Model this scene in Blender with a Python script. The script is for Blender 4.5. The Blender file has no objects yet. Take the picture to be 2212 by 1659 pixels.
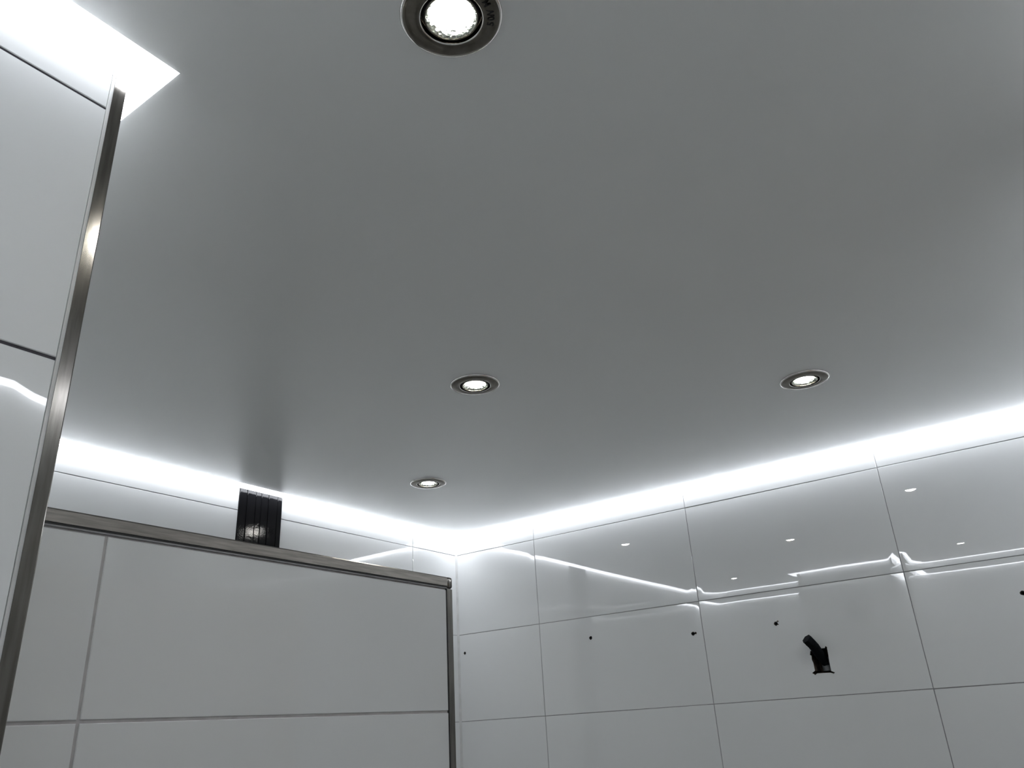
import bpy, bmesh, math, random
from mathutils import Vector, Matrix

random.seed(7)
scene = bpy.context.scene
COL = scene.collection

# ------------------------------------------------------------------ scale
R = 0.25                       # height of one tile row in metres
Z0 = 2.392                     # height of the topmost tile joint above the floor
ZC = 2.45                      # height of the stretch ceiling film
S = 0.0315                     # width of the light gap around the ceiling
def W(x, y, z):                # tile-row units -> metres
    return Vector((x * R, y * R, Z0 + z * R))

# ------------------------------------------------------------------ camera
F_PX = 1685.85
cam_data = bpy.data.cameras.new('camera')
cam_data.sensor_fit = 'HORIZONTAL'
cam_data.sensor_width = 36.0
cam_data.lens = F_PX / 2212 * 36.0
cam_data.clip_start = 0.01
cam = bpy.data.objects.new('camera', cam_data)
COL.objects.link(cam)
yaw, pitch, roll = 0.9777, 0.4164, -0.0607
fw = Vector((math.sin(yaw) * math.cos(pitch), math.cos(yaw) * math.cos(pitch), math.sin(pitch)))
rt = Vector((math.cos(yaw), -math.sin(yaw), 0))
up = rt.cross(fw)
r2 = rt * math.cos(roll) + up * math.sin(roll)
u2 = -rt * math.sin(roll) + up * math.cos(roll)
cp = W(-8.019, -6.4535, -2.1212)
cam.matrix_world = Matrix(((r2.x, u2.x, -fw.x, cp.x), (r2.y, u2.y, -fw.y, cp.y), (r2.z, u2.z, -fw.z, cp.z), (0, 0, 0, 1)))
scene.camera = cam

# ------------------------------------------------------------------ world, exposure (closed room: only its own lamps light it)
world = bpy.data.worlds.new('world')
world.use_nodes = True
world.node_tree.nodes['Background'].inputs[0].default_value = (0.5, 0.55, 0.6, 1)
world.node_tree.nodes['Background'].inputs[1].default_value = 0.02
scene.world = world
scene.view_settings.view_transform = 'Standard'
scene.view_settings.look = 'None'
scene.view_settings.exposure = 0.1
scene.view_settings.gamma = 1.0
scene.view_settings.use_curve_mapping = False
scene.cycles.max_bounces = 6
scene.cycles.diffuse_bounces = 4
scene.cycles.glossy_bounces = 4
scene.cycles.sample_clamp_indirect = 20.0
scene.cycles.adaptive_threshold = 0.05
scene.cycles.adaptive_min_samples = 20
scene.cycles.caustics_refractive = False
scene.cycles.use_light_tree = False

LED_STRENGTH = 11.4
LED_COLOR = (0.905, 0.935, 1.0, 1)
LAMP_STRENGTH = 126.0
LAMP_COLOR = (1.0, 0.985, 0.93, 1)

# ------------------------------------------------------------------ materials
def new_mat(name, base, rough=0.5, metal=0.0, **kw):
    m = bpy.data.materials.new(name)
    m.use_nodes = True
    b = m.node_tree.nodes['Principled BSDF']
    b.inputs['Base Color'].default_value = (*base, 1)
    b.inputs['Roughness'].default_value = rough
    b.inputs['Metallic'].default_value = metal
    for k, v in kw.items():
        b.inputs[k.replace('_', ' ')].default_value = v
    return m, m.node_tree, b

def noise_bump(nt, b, scale, distance, coord='Object', stretch=None, detail=1.0, strength=1.0):
    tc = nt.nodes.new('ShaderNodeTexCoord')
    geo = nt.nodes.new('ShaderNodeNewGeometry')
    n = nt.nodes.new('ShaderNodeTexNoise')
    n.inputs['Scale'].default_value = scale
    n.inputs['Detail'].default_value = detail
    src = geo.outputs['Position'] if coord == 'World' else tc.outputs[coord]
    if stretch:
        mp = nt.nodes.new('ShaderNodeMapping')
        mp.inputs['Scale'].default_value = stretch
        nt.links.new(src, mp.inputs['Vector'])
        src = mp.outputs['Vector']
    nt.links.new(src, n.inputs['Vector'])
    bp = nt.nodes.new('ShaderNodeBump')
    bp.inputs['Strength'].default_value = strength
    bp.inputs['Distance'].default_value = distance
    nt.links.new(n.outputs['Fac'], bp.inputs['Height'])
    nt.links.new(bp.outputs['Normal'], b.inputs['Normal'])
    return n

def mottle(nt, b, c1, c2, scale, stretch=None, target='Base Color'):
    geo = nt.nodes.new('ShaderNodeNewGeometry')
    src = geo.outputs['Position']
    if stretch:
        mp = nt.nodes.new('ShaderNodeMapping')
        mp.inputs['Scale'].default_value = stretch
        nt.links.new(src, mp.inputs['Vector'])
        src = mp.outputs['Vector']
    n = nt.nodes.new('ShaderNodeTexNoise')
    n.inputs['Scale'].default_value = scale
    n.inputs['Detail'].default_value = 4
    nt.links.new(src, n.inputs['Vector'])
    rp = nt.nodes.new('ShaderNodeValToRGB')
    rp.color_ramp.elements[0].position = 0.35
    rp.color_ramp.elements[1].position = 0.65
    rp.color_ramp.elements[0].color = (*c1, 1)
    rp.color_ramp.elements[1].color = (*c2, 1)
    nt.links.new(n.outputs['Fac'], rp.inputs['Fac'])
    nt.links.new(rp.outputs['Color'], b.inputs[target])

M = {}
# white glazed wall tile, very slightly wavy glaze
m, nt, b = new_mat('white_glazed_tile', (0.68, 0.692, 0.688), 0.005, IOR=1.68)
noise_bump(nt, b, 5.0, 0.00022, 'World', detail=0.5)
M['tile'] = m
m, nt, b = new_mat('grey_grout', (0.26, 0.26, 0.262), 0.9)
mottle(nt, b, (0.23, 0.23, 0.235), (0.30, 0.30, 0.30), 60)
M['grout'] = m
m, nt, b = new_mat('dark_joint_shade', (0.05, 0.048, 0.055), 0.9)  # near-black colour painting the shade in open joints without grout
mottle(nt, b, (0.04, 0.038, 0.045), (0.065, 0.06, 0.07), 60)
M['joint_shade'] = m
m, nt, b = new_mat('pale_grout', (0.42, 0.405, 0.40), 0.9)
mottle(nt, b, (0.38, 0.365, 0.36), (0.46, 0.445, 0.44), 60)
M['grout_pale'] = m
m, nt, b = new_mat('light_silicone', (0.52, 0.53, 0.52), 0.45)
mottle(nt, b, (0.48, 0.49, 0.48), (0.58, 0.58, 0.57), 30)
M['silicone'] = m
# satin stretch ceiling film
m, nt, b = new_mat('satin_film', (0.90, 0.915, 0.90), 0.33, IOR=1.9)
mottle(nt, b, (0.895, 0.91, 0.895), (0.905, 0.92, 0.905), 2.0)
M['film'] = m
# brushed steel
m, nt, b = new_mat('brushed_steel', (0.30, 0.285, 0.265), 0.14, 1.0)
mottle(nt, b, (0.17, 0.16, 0.145), (0.235, 0.222, 0.205), 40, (6, 6, 0.5))
M['steel'] = m
m, nt, b = new_mat('brushed_steel_horizontal', (0.36, 0.345, 0.32), 0.30, 1.0)
mottle(nt, b, (0.17, 0.159, 0.142), (0.26, 0.243, 0.22), 40, (0.6, 8, 8))
M['steel_h'] = m
m, nt, b = new_mat('nickel', (0.18, 0.165, 0.14), 0.24, 1.0)
mottle(nt, b, (0.165, 0.15, 0.125), (0.20, 0.185, 0.16), 120)
M['nickel'] = m
m, nt, b = new_mat('polished_nickel', (0.60, 0.58, 0.55), 0.12, 1.0)
mottle(nt, b, (0.72, 0.70, 0.67), (0.80, 0.78, 0.75), 150)
M['nickel_bright'] = m
m, nt, b = new_mat('black_gap', (0.012, 0.012, 0.012), 0.6)
mottle(nt, b, (0.01, 0.01, 0.01), (0.016, 0.015, 0.014), 200)
M['black'] = m
m, nt, b = new_mat('reflector_chrome', (0.55, 0.58, 0.54), 0.25, 1.0)
noise_bump(nt, b, 260, 0.002, 'Object')
M['reflector'] = m
m, nt, b = new_mat('black_glass_slat', (0.006, 0.006, 0.007), 0.08, IOR=1.5, Specular_IOR_Level=0.32)
noise_bump(nt, b, 420, 0.00010, 'World', (1, 1, 0.7), 2)
M['slat'] = m
m, nt, b = new_mat('black_tape', (0.006, 0.007, 0.008), 0.8, Specular_IOR_Level=0.08)
noise_bump(nt, b, 120, 0.001, 'Object')
M['tape'] = m
m, nt, b = new_mat('brown_plaster', (0.10, 0.07, 0.05), 0.95)
mottle(nt, b, (0.03, 0.02, 0.015), (0.16, 0.115, 0.08), 90)
M['plaster'] = m
m, nt, b = new_mat('grey_conduit', (0.14, 0.15, 0.155), 0.5)
mottle(nt, b, (0.11, 0.12, 0.125), (0.17, 0.18, 0.185), 70)
M['conduit'] = m
m, nt, b = new_mat('beige_wood', (0.42, 0.34, 0.26), 0.45)
mottle(nt, b, (0.38, 0.30, 0.23), (0.46, 0.375, 0.29), 6, (8, 8, 0.6))
M['door'] = m
m, nt, b = new_mat('grey_plastic', (0.03, 0.03, 0.032), 0.6)
mottle(nt, b, (0.025, 0.025, 0.027), (0.04, 0.04, 0.042), 60)
M['plastic'] = m
m, nt, b = new_mat('grey_floor_tile', (0.3, 0.3, 0.3), 0.35)
br = nt.nodes.new('ShaderNodeTexBrick')
br.offset = 0.0
br.inputs['Scale'].default_value = 1.0
br.inputs['Color1'].default_value = (0.50, 0.50, 0.49, 1)
br.inputs['Color2'].default_value = (0.54, 0.535, 0.52, 1)
br.inputs['Mortar'].default_value = (0.12, 0.12, 0.12, 1)
br.inputs['Mortar Size'].default_value = 0.004
br.inputs['Brick Width'].default_value = 0.33
br.inputs['Row Height'].default_value = 0.33
tc = nt.nodes.new('ShaderNodeNewGeometry')
nt.links.new(tc.outputs['Position'], br.inputs['Vector'])
nt.links.new(br.outputs['Color'], b.inputs['Base Color'])
M['floor'] = m

def emit_mat(name, color, strength):
    m = bpy.data.materials.new(name)
    m.use_nodes = True
    b = m.node_tree.nodes['Principled BSDF']
    b.inputs['Base Color'].default_value = (0.8, 0.8, 0.8, 1)
    b.inputs['Roughness'].default_value = 0.4
    b.inputs['Emission Color'].default_value = color
    b.inputs['Emission Strength'].default_value = strength
    return m
M['led'] = emit_mat('led_diffuser', LED_COLOR, LED_STRENGTH)
M['lens'] = emit_mat('lamp_lens', LAMP_COLOR, LAMP_STRENGTH)

# ------------------------------------------------------------------ helpers
def link(name, mesh, mat=None, parent=None, smooth=False, angle=None):
    o = bpy.data.objects.new(name, mesh)
    COL.objects.link(o)
    if mat is not None and not mesh.materials:
        mesh.materials.append(M[mat])
    if parent is not None:
        o.parent = parent
    if smooth:
        for p in mesh.polygons:
            p.use_smooth = True
        if angle is not None:
            mesh.set_sharp_from_angle(angle=math.radians(angle))
    return o

def from_bm(name, bm, mat=None, parent=None, smooth=False, angle=None):
    me = bpy.data.meshes.new(name)
    bmesh.ops.recalc_face_normals(bm, faces=bm.faces)
    bm.to_mesh(me)
    bm.free()
    return link(name, me, mat, parent, smooth, angle)

def bm_box(bm, lo, hi):
    xs, ys, zs = zip(lo, hi)
    v = [bm.verts.new((x, y, z)) for x in xs for y in ys for z in zs]
    for f in ((0, 1, 3, 2), (4, 6, 7, 5), (0, 4, 5, 1), (2, 3, 7, 6), (0, 2, 6, 4), (1, 5, 7, 3)):
        bm.faces.new([v[i] for i in f])
    return v

def box(name, lo, hi, mat, parent=None, bevel=0.0):
    bm = bmesh.new()
    bm_box(bm, lo, hi)
    if bevel:
        bmesh.ops.bevel(bm, geom=bm.edges[:], offset=bevel, segments=1, affect='EDGES', profile=0.5)
    return from_bm(name, bm, mat, parent)

def extrude_profile(name, prof, place, length, mat, parent=None, angle=30):
    """prof: closed list of (a, b); place(a, b, t) -> world point."""
    bm = bmesh.new()
    r0 = [bm.verts.new(place(a, c, 0.0)) for a, c in prof]
    r1 = [bm.verts.new(place(a, c, length)) for a, c in prof]
    n = len(prof)
    for i in range(n):
        bm.faces.new((r0[i], r0[(i + 1) % n], r1[(i + 1) % n], r1[i]))
    bm.faces.new(r0)
    bm.faces.new(list(reversed(r1)))
    return from_bm(name, bm, mat, parent, True, angle)

def lathe(name, prof, mat, parent=None, seg=64, angle=35, close=False):
    bm = bmesh.new()
    rings = []
    for r, z in prof:
        if r < 1e-6:
            rings.append([bm.verts.new((0, 0, z))])
        else:
            rings.append([bm.verts.new((r * math.cos(2 * math.pi * i / seg), r * math.sin(2 * math.pi * i / seg), z)) for i in range(seg)])
    pairs = list(zip(rings, rings[1:]))
    if close:
        pairs.append((rings[-1], rings[0]))
    for a, c in pairs:
        if len(a) == 1 and len(c) == 1:
            continue
        for i in range(seg):
            j = (i + 1) % seg
            if len(a) == 1:
                bm.faces.new((a[0], c[j], c[i]))
            elif len(c) == 1:
                bm.faces.new((a[i], a[j], c[0]))
            else:
                bm.faces.new((a[i], a[j], c[j], c[i]))
    return from_bm(name, bm, mat, parent, True, angle)

def tag(o, label, cat=None, group=None, kind=None):
    o['label'] = label
    if cat:
        o['category'] = cat
    if group:
        o['group'] = group
    if kind:
        o['kind'] = kind
    return o

def empty(name, loc):
    o = bpy.data.objects.new(name, None)
    COL.objects.link(o)
    o.location = loc
    o.empty_display_size = 0.05
    return o

# ------------------------------------------------------------------ tiles
DEEP = 0.0014           # how far the joint lies behind the tile face
tile_cache = {}
def tile_mesh(w, h):
    key = (round(w, 4), round(h, 4))
    if key in tile_cache:
        return tile_cache[key]
    bm = bmesh.new()
    loops = []
    # (inset from the edge, height of the surface): closed body, small bevel, softly cushioned rim
    steps = [(0.0, -0.006), (0.0, -0.0009), (0.0006, -0.00028)]
    if min(w, h) > 0.09:
        steps += [(0.010, -0.00006), (0.026, 0.0)]
    else:
        steps += [(min(w, h) * 0.12, -0.00004)]
    for ins, z in steps:
        a, c = w / 2 - ins, h / 2 - ins
        loops.append([bm.verts.new((x, y, z)) for x, y in ((-a, -c), (a, -c), (a, c), (-a, c))])
    for l0, l1 in zip(loops, loops[1:]):
        for i in range(4):
            bm.faces.new((l0[i], l0[(i + 1) % 4], l1[(i + 1) % 4], l1[i]))
    bm.faces.new(loops[-1])
    bm.faces.new(list(reversed(loops[0])))
    me = bpy.data.meshes.new('tile')
    bm.to_mesh(me)
    bm.free()
    for p in me.polygons:
        p.use_smooth = True
    me.set_sharp_from_angle(angle=math.radians(8))
    me.materials.append(M['tile'])
    tile_cache[key] = me
    return me

def place_tile(parent, origin, u, n, u0, u1, z0, z1, tilt=0.0012, gw=0.0015):
    w, h = abs(u1 - u0) - gw, abs(z1 - z0) - gw
    if w < 0.004 or h < 0.004:
        return None
    o = bpy.data.objects.new('tile', tile_mesh(w, h))
    COL.objects.link(o)
    c = origin + u * ((u0 + u1) / 2)
    v = Vector((0, 0, 1))
    t = Matrix.Rotation(random.gauss(0, tilt), 4, u) @ Matrix.Rotation(random.gauss(0, tilt), 4, v)
    rot = Matrix(((u.x, v.x, n.x), (u.y, v.y, n.y), (u.z, v.z, n.z))).to_4x4()
    o.matrix_world = Matrix.Translation((c.x, c.y, (z0 + z1) / 2)) @ t @ rot
    o.parent = parent
    return o

def tiled(parent, origin, u, n, ujoints, zj, skip=None, tilt=0.0012, gw=0.0015):
    out = {}
    for i, (a, c) in enumerate(zip(ujoints, ujoints[1:])):
        for k, (z1, z0) in enumerate(zip(zj, zj[1:])):
            if skip and skip((a + c) / 2, (z0 + z1) / 2):
                continue
            out[(i, k)] = place_tile(parent, origin, u, n, a, c, z0, z1, tilt, gw)
    return out

# rows of joints, top to floor (top row is a cut piece running just past the ceiling film)
ZJ = [ZC + 0.02] + [Z0 - R * k for k in range(10)] + [0.0]
ZTOP = ZC + 0.03

L_X, L_Y = 8.75, 7.3            # room size in rows
PX, PY0, PY1 = -6.978, -4.104, -2.40   # pylon end face x, near face y, far face y
X = Vector((1, 0, 0)); Y = Vector((0, 1, 0)); Zv = Vector((0, 0, 1))

# ------------------------------------------------------------------ structure
d = DEEP
th = 0.07
floor = box('floor', (-L_X * R - 0.1, -L_Y * R - 0.1, -0.08), (0.1, 0.1, 0.0), 'floor')
tag(floor, 'grey tiled bathroom floor', kind='structure')

wall_right = box('wall_right', (d, -L_Y * R - 0.1, 0), (d + th, 0.1, ZTOP), 'grout')
tag(wall_right, 'white tiled wall with drilled holes and cable cut-out', kind='structure')
wall_back = box('wall_back', (-L_X * R - 0.1, d, 0), (d, d + th, ZTOP), 'grout')
tag(wall_back, 'white tiled back wall carrying the black strip', kind='structure')
wall_left = box('wall_left', (-L_X * R - d - th, -L_Y * R - 0.1, 0), (-L_X * R - d, d, ZTOP), 'grout')
tag(wall_left, 'white tiled wall behind the pylon', kind='structure')
wall_front = box('wall_front', (-L_X * R - d, -L_Y * R - d - th, 0), (d, -L_Y * R - d, ZTOP), 'grout')
tag(wall_front, 'white tiled wall with the beige door', kind='structure')
wall_pylon = box('wall_pylon', (-L_X * R - d, PY0 * R + d, 0), (PX * R - d, PY1 * R - d, ZTOP), 'joint_shade')  # body colour shows between tiles as painted joint shade
tag(wall_pylon, 'white tiled pylon with steel edge trim', kind='structure')

# low partition wall between pylon and shower
QX, QY, QZ = -4.513, -3.598, -1.3126
QT = 0.40                        # thickness in rows
qtop = Z0 + QZ * R
trim_h = 0.0125
wall_partition = box('wall_partition', (PX * R - d, QY * R + d, 0), (QX * R - 0.002, (QY + QT) * R - d, qtop - 0.002), 'grout_pale')
tag(wall_partition, 'low white tiled partition wall with steel top edge', kind='structure')

# tiles: right wall
cols_b = [-0.0035] + [-(1.2269 + 2.0079 * k) * R for k in range(3)] + [-(1.2269 + 2.0079 * 3) * R, -L_Y * R]
ub = -Y
tb = tiled(wall_right, Vector((0, 0, 0)), ub, -X, [-c for c in cols_b], ZJ)
# tiles: back wall
BX0, BX1 = -3.385, -2.862        # black strip
def abs_cols(xs):
    return [x * R for x in xs]
tiled(wall_back, Vector((0, 0, 0)), X, -Y, abs_cols([-8.74, -7.411, -5.403, BX0]), ZJ)
tiled(wall_back, Vector((0, 0, 0)), X, -Y, abs_cols([BX1, -0.8395, -0.012]), ZJ)
# tiles: left wall, two stretches beside the pylon
tiled(wall_left, Vector((-L_X * R, 0, 0)), Y, X, abs_cols([PY1, -1.3, -0.012]), ZJ)
tiled(wall_left, Vector((-L_X * R, 0, 0)), Y, X, abs_cols([-7.29, -6.11, PY0]), ZJ)
# tiles: wall behind the camera, with door and its own black strip
DX0, DX1, DZ = -5.35, -2.45, -0.745
DB0, DB1 = -4.52, -4.0
zj_over = [ZJ[0], Z0, Z0 + DZ * R]
uf = -X
of = Vector((0, -L_Y * R, 0))
tiled(wall_front, of, uf, Y, [-x * R for x in (-0.012, -1.0, DX1)], ZJ)
tiled(wall_front, of, uf, Y, [-x * R for x in (DX0, -7.0, -8.74)], ZJ)
tiled(wall_front, of, uf, Y, [-x * R for x in (DX1, DB1)], zj_over)
tiled(wall_front, of, uf, Y, [-x * R for x in (DB0, DX0)], zj_over)
# tiles: pylon (steel trims sit in the outer edges)
TW = 0.0105                      # trim face width
tiled(wall_pylon, Vector((0, PY0 * R, 0)), X, -Y, [-8.74 * R, PX * R - TW - 0.0015], ZJ, tilt=0.0006, gw=0.0026)
zq = [z for z in ZJ]
def end_skip(a, z):
    return z < qtop - 0.05 and QY * R - 0.01 < a < (QY + QT) * R + 0.01
tiled(wall_pylon, Vector((PX * R, 0, 0)), Y, X, [PY0 * R + TW, QY * R, (QY + QT) * R, PY1 * R - TW], ZJ,
      skip=lambda a, z: z < qtop + 0.1 and QY * R < a < (QY + QT) * R)
tiled(wall_pylon, Vector((0, PY1 * R, 0)), -X, Y, [-(PX * R - TW), 8.74 * R], ZJ)
# tiles: partition front, back and end
qz = [qtop - trim_h - 0.004] + [Z0 + (-2.0154 - k) * R for k in range(8)] + [0.0]
tiled(wall_partition, Vector((0, QY * R, 0)), X, -Y, [PX * R + 0.002, -6.523 * R, QX * R - TW - 0.0006], qz, tilt=0.0006, gw=0.0028)
tiled(wall_partition, Vector((0, (QY + QT) * R, 0)), -X, Y, [-(QX * R - TW), 5.9 * R, -PX * R], qz)
tiled(wall_partition, Vector((QX * R, 0, 0)), Y, X, [QY * R + TW, (QY + QT) * R - TW], qz)

# silicone bead in the visible corner and in the other corners
def bead(name, c, sx, sy, lab):
    w = 0.0045
    o = extrude_profile(name, [(0.0012, 0.0012), (-w, 0.0012), (-w * 0.42, -w * 0.42), (0.0012, -w)],
                        lambda a, q, t: Vector((c[0] + a * sx, c[1] + q * sy, t)), ZC + 0.02, 'silicone', None, 60)
    tag(o, lab, kind='structure')
bead('trim_1', (0, 0), 1, 1, 'pale silicone bead in the bright tiled corner')
bead('trim_2', (-L_X * R, 0), -1, 1, 'pale silicone bead in the corner behind the pylon')

# ------------------------------------------------------------------ steel edge trims
def edge_trim(name, cx, cy, sx, sy, lab):
    """vertical square-edge trim on an outer corner; sx, sy point from the corner into the wall body."""
    p = empty(name, (cx, cy, 0))
    tag(p, lab, kind='structure')
    a0, a1, b_ = -0.0008, TW, 0.0012
    prof = [(a0 + b_, a0), (a1, a0), (a1, 0.004), (0.004, 0.004), (0.004, a1), (a0, a1), (a0, a0 + b_), (a0 + 0.35 * b_, a0 + 0.35 * b_)]
    extrude_profile('profile', prof, lambda a, q, t: Vector((sx * a, sy * q, t)), ZC + 0.01, 'steel', p, 25)
    # pale grout lips where the trim meets the tiles on both faces
    box('grout_lip', tuple(map(min, (sx * a1, sy * -0.0002, 0), (sx * (a1 + 0.0027), sy * 0.004, 0))),
        tuple(map(max, (sx * a1, sy * -0.0002, ZC + 0.01), (sx * (a1 + 0.0027), sy * 0.004, ZC + 0.01))), 'silicone', p)
    return p
edge_trim('trim_3', PX * R, PY0 * R, -1, 1, 'brushed steel edge trim on near corner of the white pylon')
edge_trim('trim_4', PX * R, PY1 * R, -1, -1, 'brushed steel edge trim on far corner of the pylon')

# partition: rounded steel rail along top edge, upright rail down its free end, cap where they meet
pt = empty('trim_5', (QX * R, QY * R, qtop))
tag(pt, 'brushed steel edge trim framing the low partition wall', kind='structure')
rr = trim_h
# (inward from front face, height below top)
prof = [(-0.0008, -rr), (-0.0008, -0.0016), (0.0008, 0.0), (rr, 0.0), (rr, -0.003), (0.003, -0.003), (0.003, -rr)]
Lr = (QX - PX) * R - 0.012
extrude_profile('top_rail', prof, lambda a, q, t: Vector((-0.012 - t, a, q)), Lr, 'steel_h', pt, 40)
box('shadow_gap', (-(QX - PX) * R, -0.0002, -rr - 0.0022), (-0.012, 0.004, -rr - 0.0003), 'black', pt)  # solid black strip painting the shadow line under the rail
box('grout_lip', (-(QX - PX) * R, -0.0005, -rr - 0.0038), (-0.012, 0.004, -rr - 0.0023), 'grout', pt)
prof_v = [(-rr, -0.0006), (-0.0012, -0.0006), (0.0006, 0.0012), (0.0006, rr), (-0.003, rr), (-0.003, 0.003), (-rr, 0.003)]
extrude_profile('side_rail', [(a, c) for a, c in prof_v], lambda a, q, t: Vector((a, q, -0.0165 - t)), qtop - 0.017, 'steel', pt, 40)
box('shadow_gap', (-rr - 0.0018, -0.0002, -qtop), (-rr, 0.004, -0.0165), 'black', pt)  # upright black strip, shade painted in beside the side rail
# corner cap: rounded block
bm = bmesh.new()
bm_box(bm, (-0.0118, -0.0012, -0.0155), (0.0004, 0.0115, 0.0004))
bmesh.ops.bevel(bm, geom=bm.edges[:], offset=0.0036, segments=4, affect='EDGES', profile=0.5)
from_bm('corner_cap', bm, 'steel', pt, True, 60)
# flat steel top of the partition
box('top_plate', (-(QX - PX) * R, 0.0118, -0.003), (-0.0005, QT * R - 0.001, 0.0), 'steel_h', pt)

# ------------------------------------------------------------------ ceiling film with lamp openings
LAMPS = [  # x, y in rows, label
    (-6.417, -5.208, 'steel recessed downlight cropped by the top edge, largest and nearest'),
    (-3.789, -3.272, 'lit recessed downlight alone in the middle of the grey ceiling'),
    (-2.155, -1.395, 'smallest lit downlight, near the bright corner of the ceiling'),
    (-2.130, -5.215, 'lit recessed downlight at the right, above the wall with drilled holes'),
    (-6.42, -1.395, 'lit recessed downlight hidden behind the white tiled pylon'),
]
FL_R = 0.0457                    # flange radius
HOLE_R = 0.034
bm = bmesh.new()
x0, x1 = -L_X * R + S, -S
y0, y1 = -L_Y * R + S, -S
px, pya, pyb = PX * R + S, PY0 * R - S, PY1 * R + S
outline = [(x0, y0), (x1, y0), (x1, y1), (x0, y1), (x0, pyb), (px, pyb), (px, pya), (x0, pya)]
def ring(pts):
    vs = [bm.verts.new((p[0], p[1], ZC)) for p in pts]
    return [bm.edges.new((vs[i], vs[(i + 1) % len(vs)])) for i in range(len(vs))]
edges = ring(outline)
for lx, ly, _ in LAMPS:
    edges += ring([(lx * R + HOLE_R * math.cos(2 * math.pi * k / 32), ly * R + HOLE_R * math.sin(2 * math.pi * k / 32)) for k in range(32)])
bmesh.ops.triangle_fill(bm, use_beauty=True, use_dissolve=False, edges=edges)
ext = bmesh.ops.extrude_face_region(bm, geom=bm.faces[:])
for v in [g for g in ext['geom'] if isinstance(g, bmesh.types.BMVert)]:
    v.co.z += 0.0012
ceiling = from_bm('ceiling', bm, 'film')
tag(ceiling, 'grey satin stretch ceiling with glowing edges', kind='structure')
# concrete slab above the film
slab = box('ceiling_slab', (-L_X * R - 0.1, -L_Y * R - 0.1, ZC + 0.14), (0.1, 0.1, ZC + 0.24), 'grout')
tag(slab, 'rough ceiling slab hidden above the film', kind='structure')

# ------------------------------------------------------------------ light gap: a diffuser per wall stretch, mitred at its ends
def led(p_in0, p_in1, p_out0, p_out1, lab):
    """p_in: along ceiling edge, p_out: along wall face (2D points)."""
    bm = bmesh.new()
    prof = [(0.0, 0.0), (0.15, -0.0026), (0.4, -0.0040), (0.7, -0.0040), (0.9, -0.0030), (1.0, 0.0), (1.0, 0.004), (0.0, 0.004)]
    rings = []
    for a, c in ((Vector(p_in0), Vector(p_out0)), (Vector(p_in1), Vector(p_out1))):
        rings.append([bm.verts.new((*(a.lerp(c, t)), ZC + 0.0006 + z)) for t, z in prof])
    n = len(prof)
    for i in range(n):
        bm.faces.new((rings[0][i], rings[0][(i + 1) % n], rings[1][(i + 1) % n], rings[1][i]))
    bm.faces.new(rings[0]); bm.faces.new(list(reversed(rings[1])))
    o = from_bm('led_strip', bm, 'led', None, True, 30)
    return tag(o, lab, 'led strip', 'glowing strips around the ceiling edge')
wx0, wx1, wy0, wy1 = -L_X * R, 0.0, -L_Y * R, 0.0
e = 0.0003
led((x0 + e, y1 - 0), (x1, y1), (wx0, wy1), (wx1, wy1), 'glowing white strip over the black strip, running left from the bright corner')
led((x1, y1), (x1, y0), (wx1, wy1), (wx1, wy0), 'glowing white strip above the wall with drilled holes, running right')
led((x1, y0), (x0, y0), (wx1, wy0), (wx0, wy0), 'glowing white strip above the door wall, seen only in reflections')
led((x0, y1), (x0, pyb), (wx0, wy1), (wx0, PY1 * R), 'glowing white strip hidden behind the pylon')
led((x0, pyb), (px, pyb), (wx0, PY1 * R), (PX * R, PY1 * R), 'glowing white strip over the hidden far face of the pylon')
led((px, pyb), (px, pya), (PX * R, PY1 * R), (PX * R, PY0 * R), 'short glowing strip behind the pylon steel edge, at the upper left')
led((px, pya), (x0, pya), (PX * R, PY0 * R), (wx0, PY0 * R), 'wide glowing strip at the top left corner, above the pylon tiles')
led((x0, pya), (x0, y0), (wx0, PY0 * R), (wx0, wy0), 'glowing white strip beside the camera on the left wall')

# ------------------------------------------------------------------ black ribbed strips
FR = [0.0, 0.168, 0.368, 0.497, 0.665, 0.884, 1.0]
def black_strip(xa, xb, y, sy, z0, z1, lab):
    root = empty('accent_strip', ((xa + xb) / 2, y, z0))
    tag(root, lab, 'wall strip', 'black ribbed strips')
    w = xb - xa
    def rel(x, yy, z):
        return (x - (xa + xb) / 2, yy, z - z0)
    lo = rel(xa, 0, z0); hi = rel(xb, 0, z1)
    ya, yb = sorted((-sy * 0.0004, -sy * 0.0012))
    box('backing', (lo[0], ya, 0), (hi[0], yb, hi[2]), 'black', root)
    prom = [0.0, 0.0006, 0.0002, 0.0004, 0.0008, 0.0003]
    for k in range(6):
        a = xa + w * FR[k] + 0.0006
        c = xa + w * FR[k + 1] - 0.0006
        l0 = rel(a, 0, z0); l1 = rel(c, 0, z1)
        ya, yb = sorted((sy * (0.0022 + prom[k]), -sy * 0.0006))
        o = box('slat', (l0[0], ya, 0.0), (l1[0], yb, l1[2]), 'slat', root, 0.0010)
        o.rotation_euler.z = random.gauss(0, 0.003)
    return root
black_strip(BX0 * R, BX1 * R, 0.0, -1, 0.002, ZC - 0.0005, 'glossy black ribbed strip on the back wall, rising behind the low partition')
black_strip(DB0 * R, DB1 * R, -L_Y * R, 1, Z0 + DZ * R + 0.002, ZC - 0.0005, 'glossy black ribbed strip above the beige door, seen only in reflections')

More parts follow.
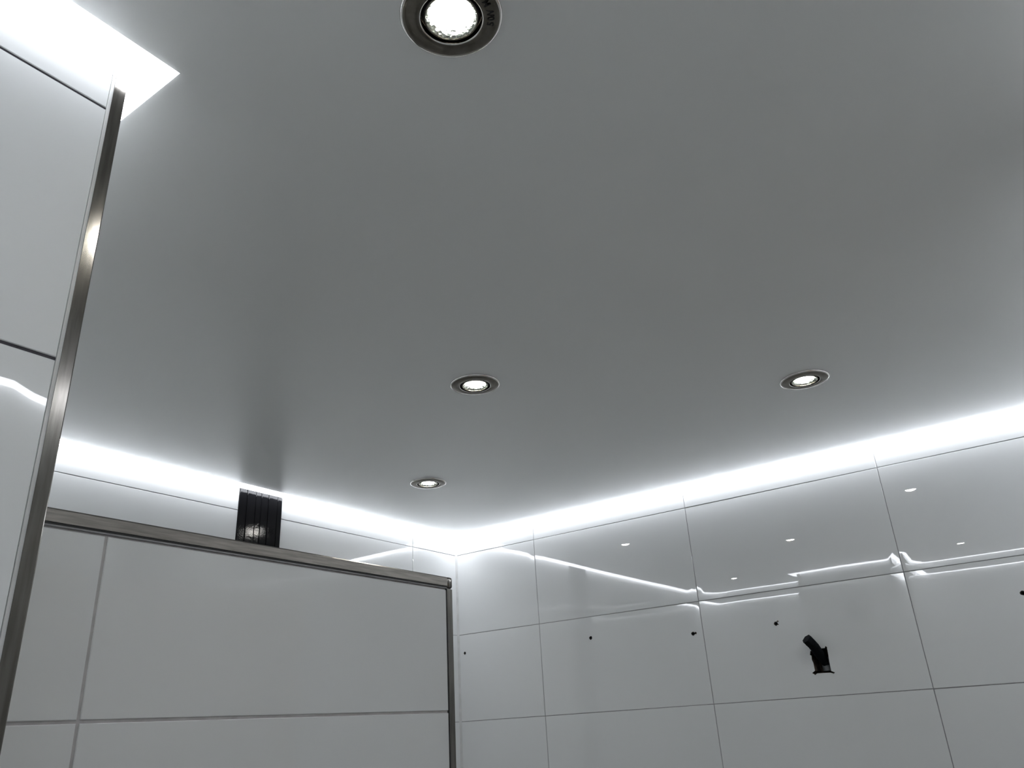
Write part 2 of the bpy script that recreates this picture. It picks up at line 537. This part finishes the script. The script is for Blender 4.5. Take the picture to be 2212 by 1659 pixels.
# ------------------------------------------------------------------ door in the wall behind the camera
dr = empty('door_1', (0, -L_Y * R, 0))
tag(dr, 'beige wooden door with casing, seen only in the tile reflections', kind='structure')
dx0, dx1, dz = DX0 * R, DX1 * R, Z0 + DZ * R
box('leaf', (dx0 + 0.07, 0.001, 0.005), (dx1 - 0.07, 0.006, dz - 0.075), 'door', dr, 0.001)
box('casing', (dx0 + 0.002, 0.0, 0), (dx0 + 0.068, 0.014, dz - 0.004), 'door', dr, 0.002)
box('casing', (dx1 - 0.068, 0.0, 0), (dx1 - 0.002, 0.014, dz - 0.004), 'door', dr, 0.002)
box('casing', (dx0 + 0.069, 0.0, dz - 0.072), (dx1 - 0.069, 0.014, dz - 0.004), 'door', dr, 0.002)
hd = box('handle', (dx1 - 0.22, 0.03, 0.99), (dx1 - 0.10, 0.042, 1.008), 'nickel_bright', dr, 0.004)
box('handle_neck', (dx1 - 0.115, 0.005, 0.992), (dx1 - 0.103, 0.031, 1.006), 'nickel_bright', dr, 0.003)

# ------------------------------------------------------------------ holes in the right wall: real cuts through tile and wall
def cutter(pts, x_in, x_out, mat):
    bm = bmesh.new()
    a = [bm.verts.new((x_out, y, z)) for y, z in pts]
    c = [bm.verts.new((x_in, y, z)) for y, z in pts]
    n = len(pts)
    for i in range(n):
        bm.faces.new((a[i], a[(i + 1) % n], c[(i + 1) % n], c[i]))
    bm.faces.new(list(reversed(a))); bm.faces.new(c)
    return from_bm('cutter', bm, mat)

def cut(o, cutters):
    o.data = o.data.copy()
    for c in cutters:
        md = o.modifiers.new('cut', 'BOOLEAN')
        md.operation = 'DIFFERENCE'
        md.solver = 'EXACT'
        md.object = c
        md.material_mode = 'TRANSFER'
    dg = bpy.context.evaluated_depsgraph_get()
    dg.update()
    me = bpy.data.meshes.new_from_object(o.evaluated_get(dg))
    o.modifiers.clear()
    o.data = me
    return me

def loop_round(y, z, r, n=14, jag=0.12):
    cy, cz = y * R, Z0 + z * R
    return [(cy + r * (1 + random.uniform(-jag, jag)) * math.cos(2 * math.pi * k / n),
             cz + r * (1 + random.uniform(-jag, jag)) * math.sin(2 * math.pi * k / n)) for k in range(n)]

HOLES = [  # y, z (rows), radius, side chip
    (-0.098, -1.220, 0.0044, 0, 'small dark drill hole right beside the bright room corner'),
    (-1.904, -1.228, 0.0048, 0, 'round dark drill hole in the second tile column from the corner'),
    (-3.123, -1.315, 0.0049, 1, 'double dark drill hole just left of a vertical tile joint'),
    (-3.996, -1.313, 0.0049, 2, 'chipped dark drill hole above and left of the cable cut-out'),
    (-6.108, -1.306, 0.0049, 0, 'dark drill hole cut by the right edge of the picture'),
]
OUT = [(-4.2841, -1.5947), (-4.2708, -1.5962), (-4.2621, -1.6314), (-4.2737, -1.638), (-4.2706, -1.6735), (-4.2779, -1.7071), (-4.2785, -1.7726), (-4.2493, -1.7892), (-4.2734, -1.8101), (-4.2933, -1.7969), (-4.4136, -1.7999), (-4.4445, -1.8118), (-4.4552, -1.8007), (-4.4247, -1.7874), (-4.4256, -1.6793), (-4.4289, -1.6442), (-4.4292, -1.584), (-4.4323, -1.576), (-4.4176, -1.565), (-4.4097, -1.5821), (-4.3612, -1.5828)]
cut_all = {}
cutters = []
for y, z, r, chip, _ in HOLES:
    cs = [cutter(loop_round(y, z, r), 0.035, -0.01, 'plaster')]
    if chip == 1:
        cs.append(cutter(loop_round(y - 0.029, z + 0.004, 0.0030), 0.006, -0.01, 'plaster'))
    if chip == 2:
        cs.append(cutter(loop_round(y - 0.022, z + 0.020, 0.0021, 9, 0.3), 0.004, -0.01, 'plaster'))
        cs.append(cutter(loop_round(y - 0.018, z - 0.010, 0.0019, 7, 0.3), 0.004, -0.01, 'plaster'))
    cutters.append((y, cs))
sock = cutter([(y * R, Z0 + z * R) for y, z in OUT], 0.05, -0.01, 'plaster')
cutters.append((-4.35, [sock]))
colb_rows = [c / R for c in cols_b]
byc = {}
for y, cs in cutters:
    for i, (a, c) in enumerate(zip(colb_rows, colb_rows[1:])):
        if c <= y <= a:
            byc.setdefault(i, []).extend(cs)
bpy.context.view_layer.update()
for i, cs in byc.items():
    o = tb[(i, 2)]
    me = cut(o, cs)
    for p in me.polygons:
        p.use_smooth = True
    me.set_sharp_from_angle(angle=math.radians(8))
cut(wall_right, [c for _, cs in cutters for c in cs])
for _, cs in cutters:
    for c in cs:
        me = c.data
        bpy.data.objects.remove(c)
        bpy.data.meshes.remove(me)

# plastic wall plugs sitting deep in the drilled holes
for y, z, r, chip, lab in HOLES:
    c = W(0, y, z)
    o = lathe('wall_plug', [(r * 0.86, 0.0), (r * 0.86, 0.022), (r * 0.5, 0.022), (r * 0.5, 0.004), (r * 0.62, 0.0)], 'black', None, 16, 40, True)
    o.matrix_world = Matrix.Translation((0.0022, c.y, c.z)) @ Matrix.Rotation(math.pi / 2, 4, 'Y')
    tag(o, lab, 'drill hole', 'drill holes in the right wall')

# cable stub and conduit in the cut-out
def tube(name, pts, rads, mat, parent=None, seg=10, cap=True):
    bm = bmesh.new()
    rings = []
    pts = [Vector(q) for q in pts]
    for i, q in enumerate(pts):
        t = (pts[min(i + 1, len(pts) - 1)] - pts[max(i - 1, 0)]).normalized()
        a = t.cross(Vector((0.3, 0.2, 1))).normalized()
        c = t.cross(a)
        rings.append([bm.verts.new(q + (a * math.cos(2 * math.pi * k / seg) + c * math.sin(2 * math.pi * k / seg)) * rads[i]) for k in range(seg)])
    for a, c in zip(rings, rings[1:]):
        for k in range(seg):
            bm.faces.new((a[k], a[(k + 1) % seg], c[(k + 1) % seg], c[k]))
    if cap:
        bm.faces.new(list(reversed(rings[0]))); bm.faces.new(rings[-1])
    return from_bm(name, bm, mat, parent, True, 50)

base = W(0, -4.35, -1.68)
cb = empty('cable_stub', base)
tag(cb, 'black taped cable stub sticking out of the rough wall cut-out', 'cable')
def cw(x, y, z):
    return W(x, y, z) - base
path = [cw(0.10, -4.37, -1.72), cw(0.04, -4.355, -1.655), cw(0.0, -4.340, -1.612), cw(-0.05, -4.334, -1.572), cw(-0.10, -4.317, -1.528), cw(-0.13, -4.296, -1.496)]
tube('cable', path, [0.009, 0.0112, 0.0120, 0.0118, 0.0112, 0.0105], 'tape', cb, 10)
tube('tape_wrap', [path[4].lerp(path[3], 0.25), path[4].lerp(path[5], 0.45), path[5] + (path[5] - path[4]) * 0.10], [0.0126, 0.0132, 0.0122], 'tape', cb, 6)
tube('tape_tail', [path[5] + Vector((0.001, 0.0075, -0.004)), path[5] + Vector((0.001, 0.0098, -0.0075))], [0.0012, 0.0006], 'tape', cb, 6)
tube('inner_wire', [cw(0.09, -4.36, -1.69), cw(0.05, -4.375, -1.70), cw(0.03, -4.395, -1.715), cw(0.04, -4.405, -1.725)], [0.003, 0.003, 0.003, 0.002], 'tape', cb, 8)
cd = empty('conduit', W(0, -4.375, -1.79))
tag(cd, 'short grey conduit standing inside the rough wall cut-out', 'conduit')
tube('pipe', [Vector((0.028, 0, 0.0025)), Vector((0.028, 0, 0.024)), Vector((0.030, 0.0, 0.030))], [0.0125, 0.0125, 0.010], 'conduit', cd, 16)
lip = box('back_plate', (0.0475, -0.0125, 0.004), (0.0490, 0.0245, 0.052), 'plaster', cd)

# ------------------------------------------------------------------ downlights
def make_lamp(x, y, lab, rotz, marking):
    root = empty('downlight', (x * R, y * R, ZC))
    tag(root, lab, 'downlight', 'recessed downlights in the ceiling')
    fr = FL_R
    # flange: thin bright outer rim, dished brushed face, rolled inner edge
    fl = lathe('flange', [(fr - 0.0022, -0.0032), (0.0405, -0.0040), (0.0345, -0.0046), (0.0300, -0.0047), (0.0285, -0.0043), (0.0281, -0.0030), (0.0281, 0.0040), (0.0315, 0.0040), (0.0330, -0.0002), (fr, -0.0002), (fr, -0.0012)], 'nickel', root, 72, 30, True)
    lathe('rim', [(fr - 0.0022, -0.0033), (fr - 0.0006, -0.0027), (fr + 0.0003, -0.0012), (fr + 0.0001, -0.0003), (fr - 0.0022, -0.0010)], 'nickel_bright', root, 72, 60, True)
    lathe('inner_edge', [(0.0288, -0.0047), (0.0280, -0.0043), (0.0276, -0.0036), (0.0280, -0.0028), (0.0287, -0.0036)], 'nickel_bright', root, 72, 60, True)
    g = lathe('gimbal_ring', [(0.0278, 0.0050), (0.0262, 0.0008), (0.0252, -0.0026), (0.0240, -0.0032), (0.0233, -0.0026), (0.0236, 0.0050)], 'black', root, 64, 40, True)
    lathe('retaining_ring', [(0.0248, -0.0030), (0.0240, -0.0040), (0.0231, -0.0036), (0.0234, -0.0026)], 'nickel', root, 64, 60, True)
    lathe('reflector', [(0.0233, -0.0028), (0.0215, -0.0022), (0.0196, 0.0008), (0.0178, 0.0024), (0.0166, 0.0050), (0.0185, 0.0055), (0.0236, 0.0040)], 'reflector', root, 40, 40, True)
    lathe('lens', [(0.0, -0.0030), (0.0060, -0.0027), (0.0115, -0.0016), (0.0150, 0.0006), (0.0164, 0.0032), (0.0160, 0.0050), (0.0, 0.0050)], 'lens', root, 40, 60)
    lathe('housing', [(0.0325, 0.0045), (0.0325, 0.030), (0.024, 0.055), (0.0, 0.056), (0.0, 0.054), (0.023, 0.053), (0.0310, 0.029), (0.0310, 0.0045)], 'nickel', root, 32, 40)
    root.rotation_euler.z = rotz
    if marking:
        txt = '50W MAX'
        bmx = bmesh.new()
        rad = 0.0358
        pos = 0.0
        widths = {'W': 0.0080, 'M': 0.0076, ' ': 0.0040}
        start = marking
        for ch in txt:
            wch = widths.get(ch, 0.0059)
            if ch != ' ':
                cu = bpy.data.curves.new('glyph', 'FONT')
                cu.body = ch
                cu.size = 0.0088
                cu.align_x = 'CENTER'
                cu.align_y = 'CENTER'
                cu.extrude = 0.00012
                cu.offset = 0.00022
                to = bpy.data.objects.new('glyph', cu)
                COL.objects.link(to)
                dg = bpy.context.evaluated_depsgraph_get()
                me = bpy.data.meshes.new_from_object(to.evaluated_get(dg))
                ang = start + (pos + wch / 2) / rad
                # seen from below: mirror so the letters read correctly
                bx = Vector((-math.sin(ang), math.cos(ang), 0))
                by = Vector((-math.cos(ang), -math.sin(ang), 0))
                if marking:
                    bx = -bx
                mt = Matrix(((bx.x, by.x, 0, rad * math.cos(ang)), (bx.y, by.y, 0, rad * math.sin(ang)), (0, 0, -1, -0.00455), (0, 0, 0, 1)))
                me.transform(mt)
                bmx.from_mesh(me)
                bpy.data.objects.remove(to)
                bpy.data.curves.remove(cu)
                bpy.data.meshes.remove(me)
            pos -= wch
            continue
        mk = bpy.data.meshes.new('marking')
        bmx.to_mesh(mk); bmx.free()
        o = link('marking', mk, 'black', root)
        tag(o, 'small dark lettering on the flange')
    return root
for i, (x, y, lab) in enumerate(LAMPS):
    make_lamp(x, y, lab, 0.0, -0.85 if i == 0 else None)

# ------------------------------------------------------------------ round vent on the pylon end face (shows as a disc in the right wall)
vt = empty('vent_cover', W(PX, -3.30, -0.59))
tag(vt, 'round dark vent cover on the pylon end face, mirrored in the right wall', 'vent')
vo = lathe('rim', [(0.050, 0.0), (0.050, 0.004), (0.047, 0.006), (0.042, 0.006), (0.041, 0.001), (0.041, 0.0)], 'plastic', vt, 40, 40, True)
vo.rotation_euler.y = math.pi / 2
vp = lathe('plate', [(0.0, 0.0015), (0.0412, 0.0015), (0.0412, 0.0), (0.0, 0.0)], 'plastic', vt, 40, 40)
vp.rotation_euler.y = math.pi / 2
for k in range(-3, 4):
    hw = math.sqrt(0.040 ** 2 - (k * 0.011) ** 2)
    box('slat', (0.0012, -hw, k * 0.011 - 0.0032), (0.0042, hw, k * 0.011 + 0.0032), 'plastic', vt, 0.0006)

bpy.context.view_layer.update()
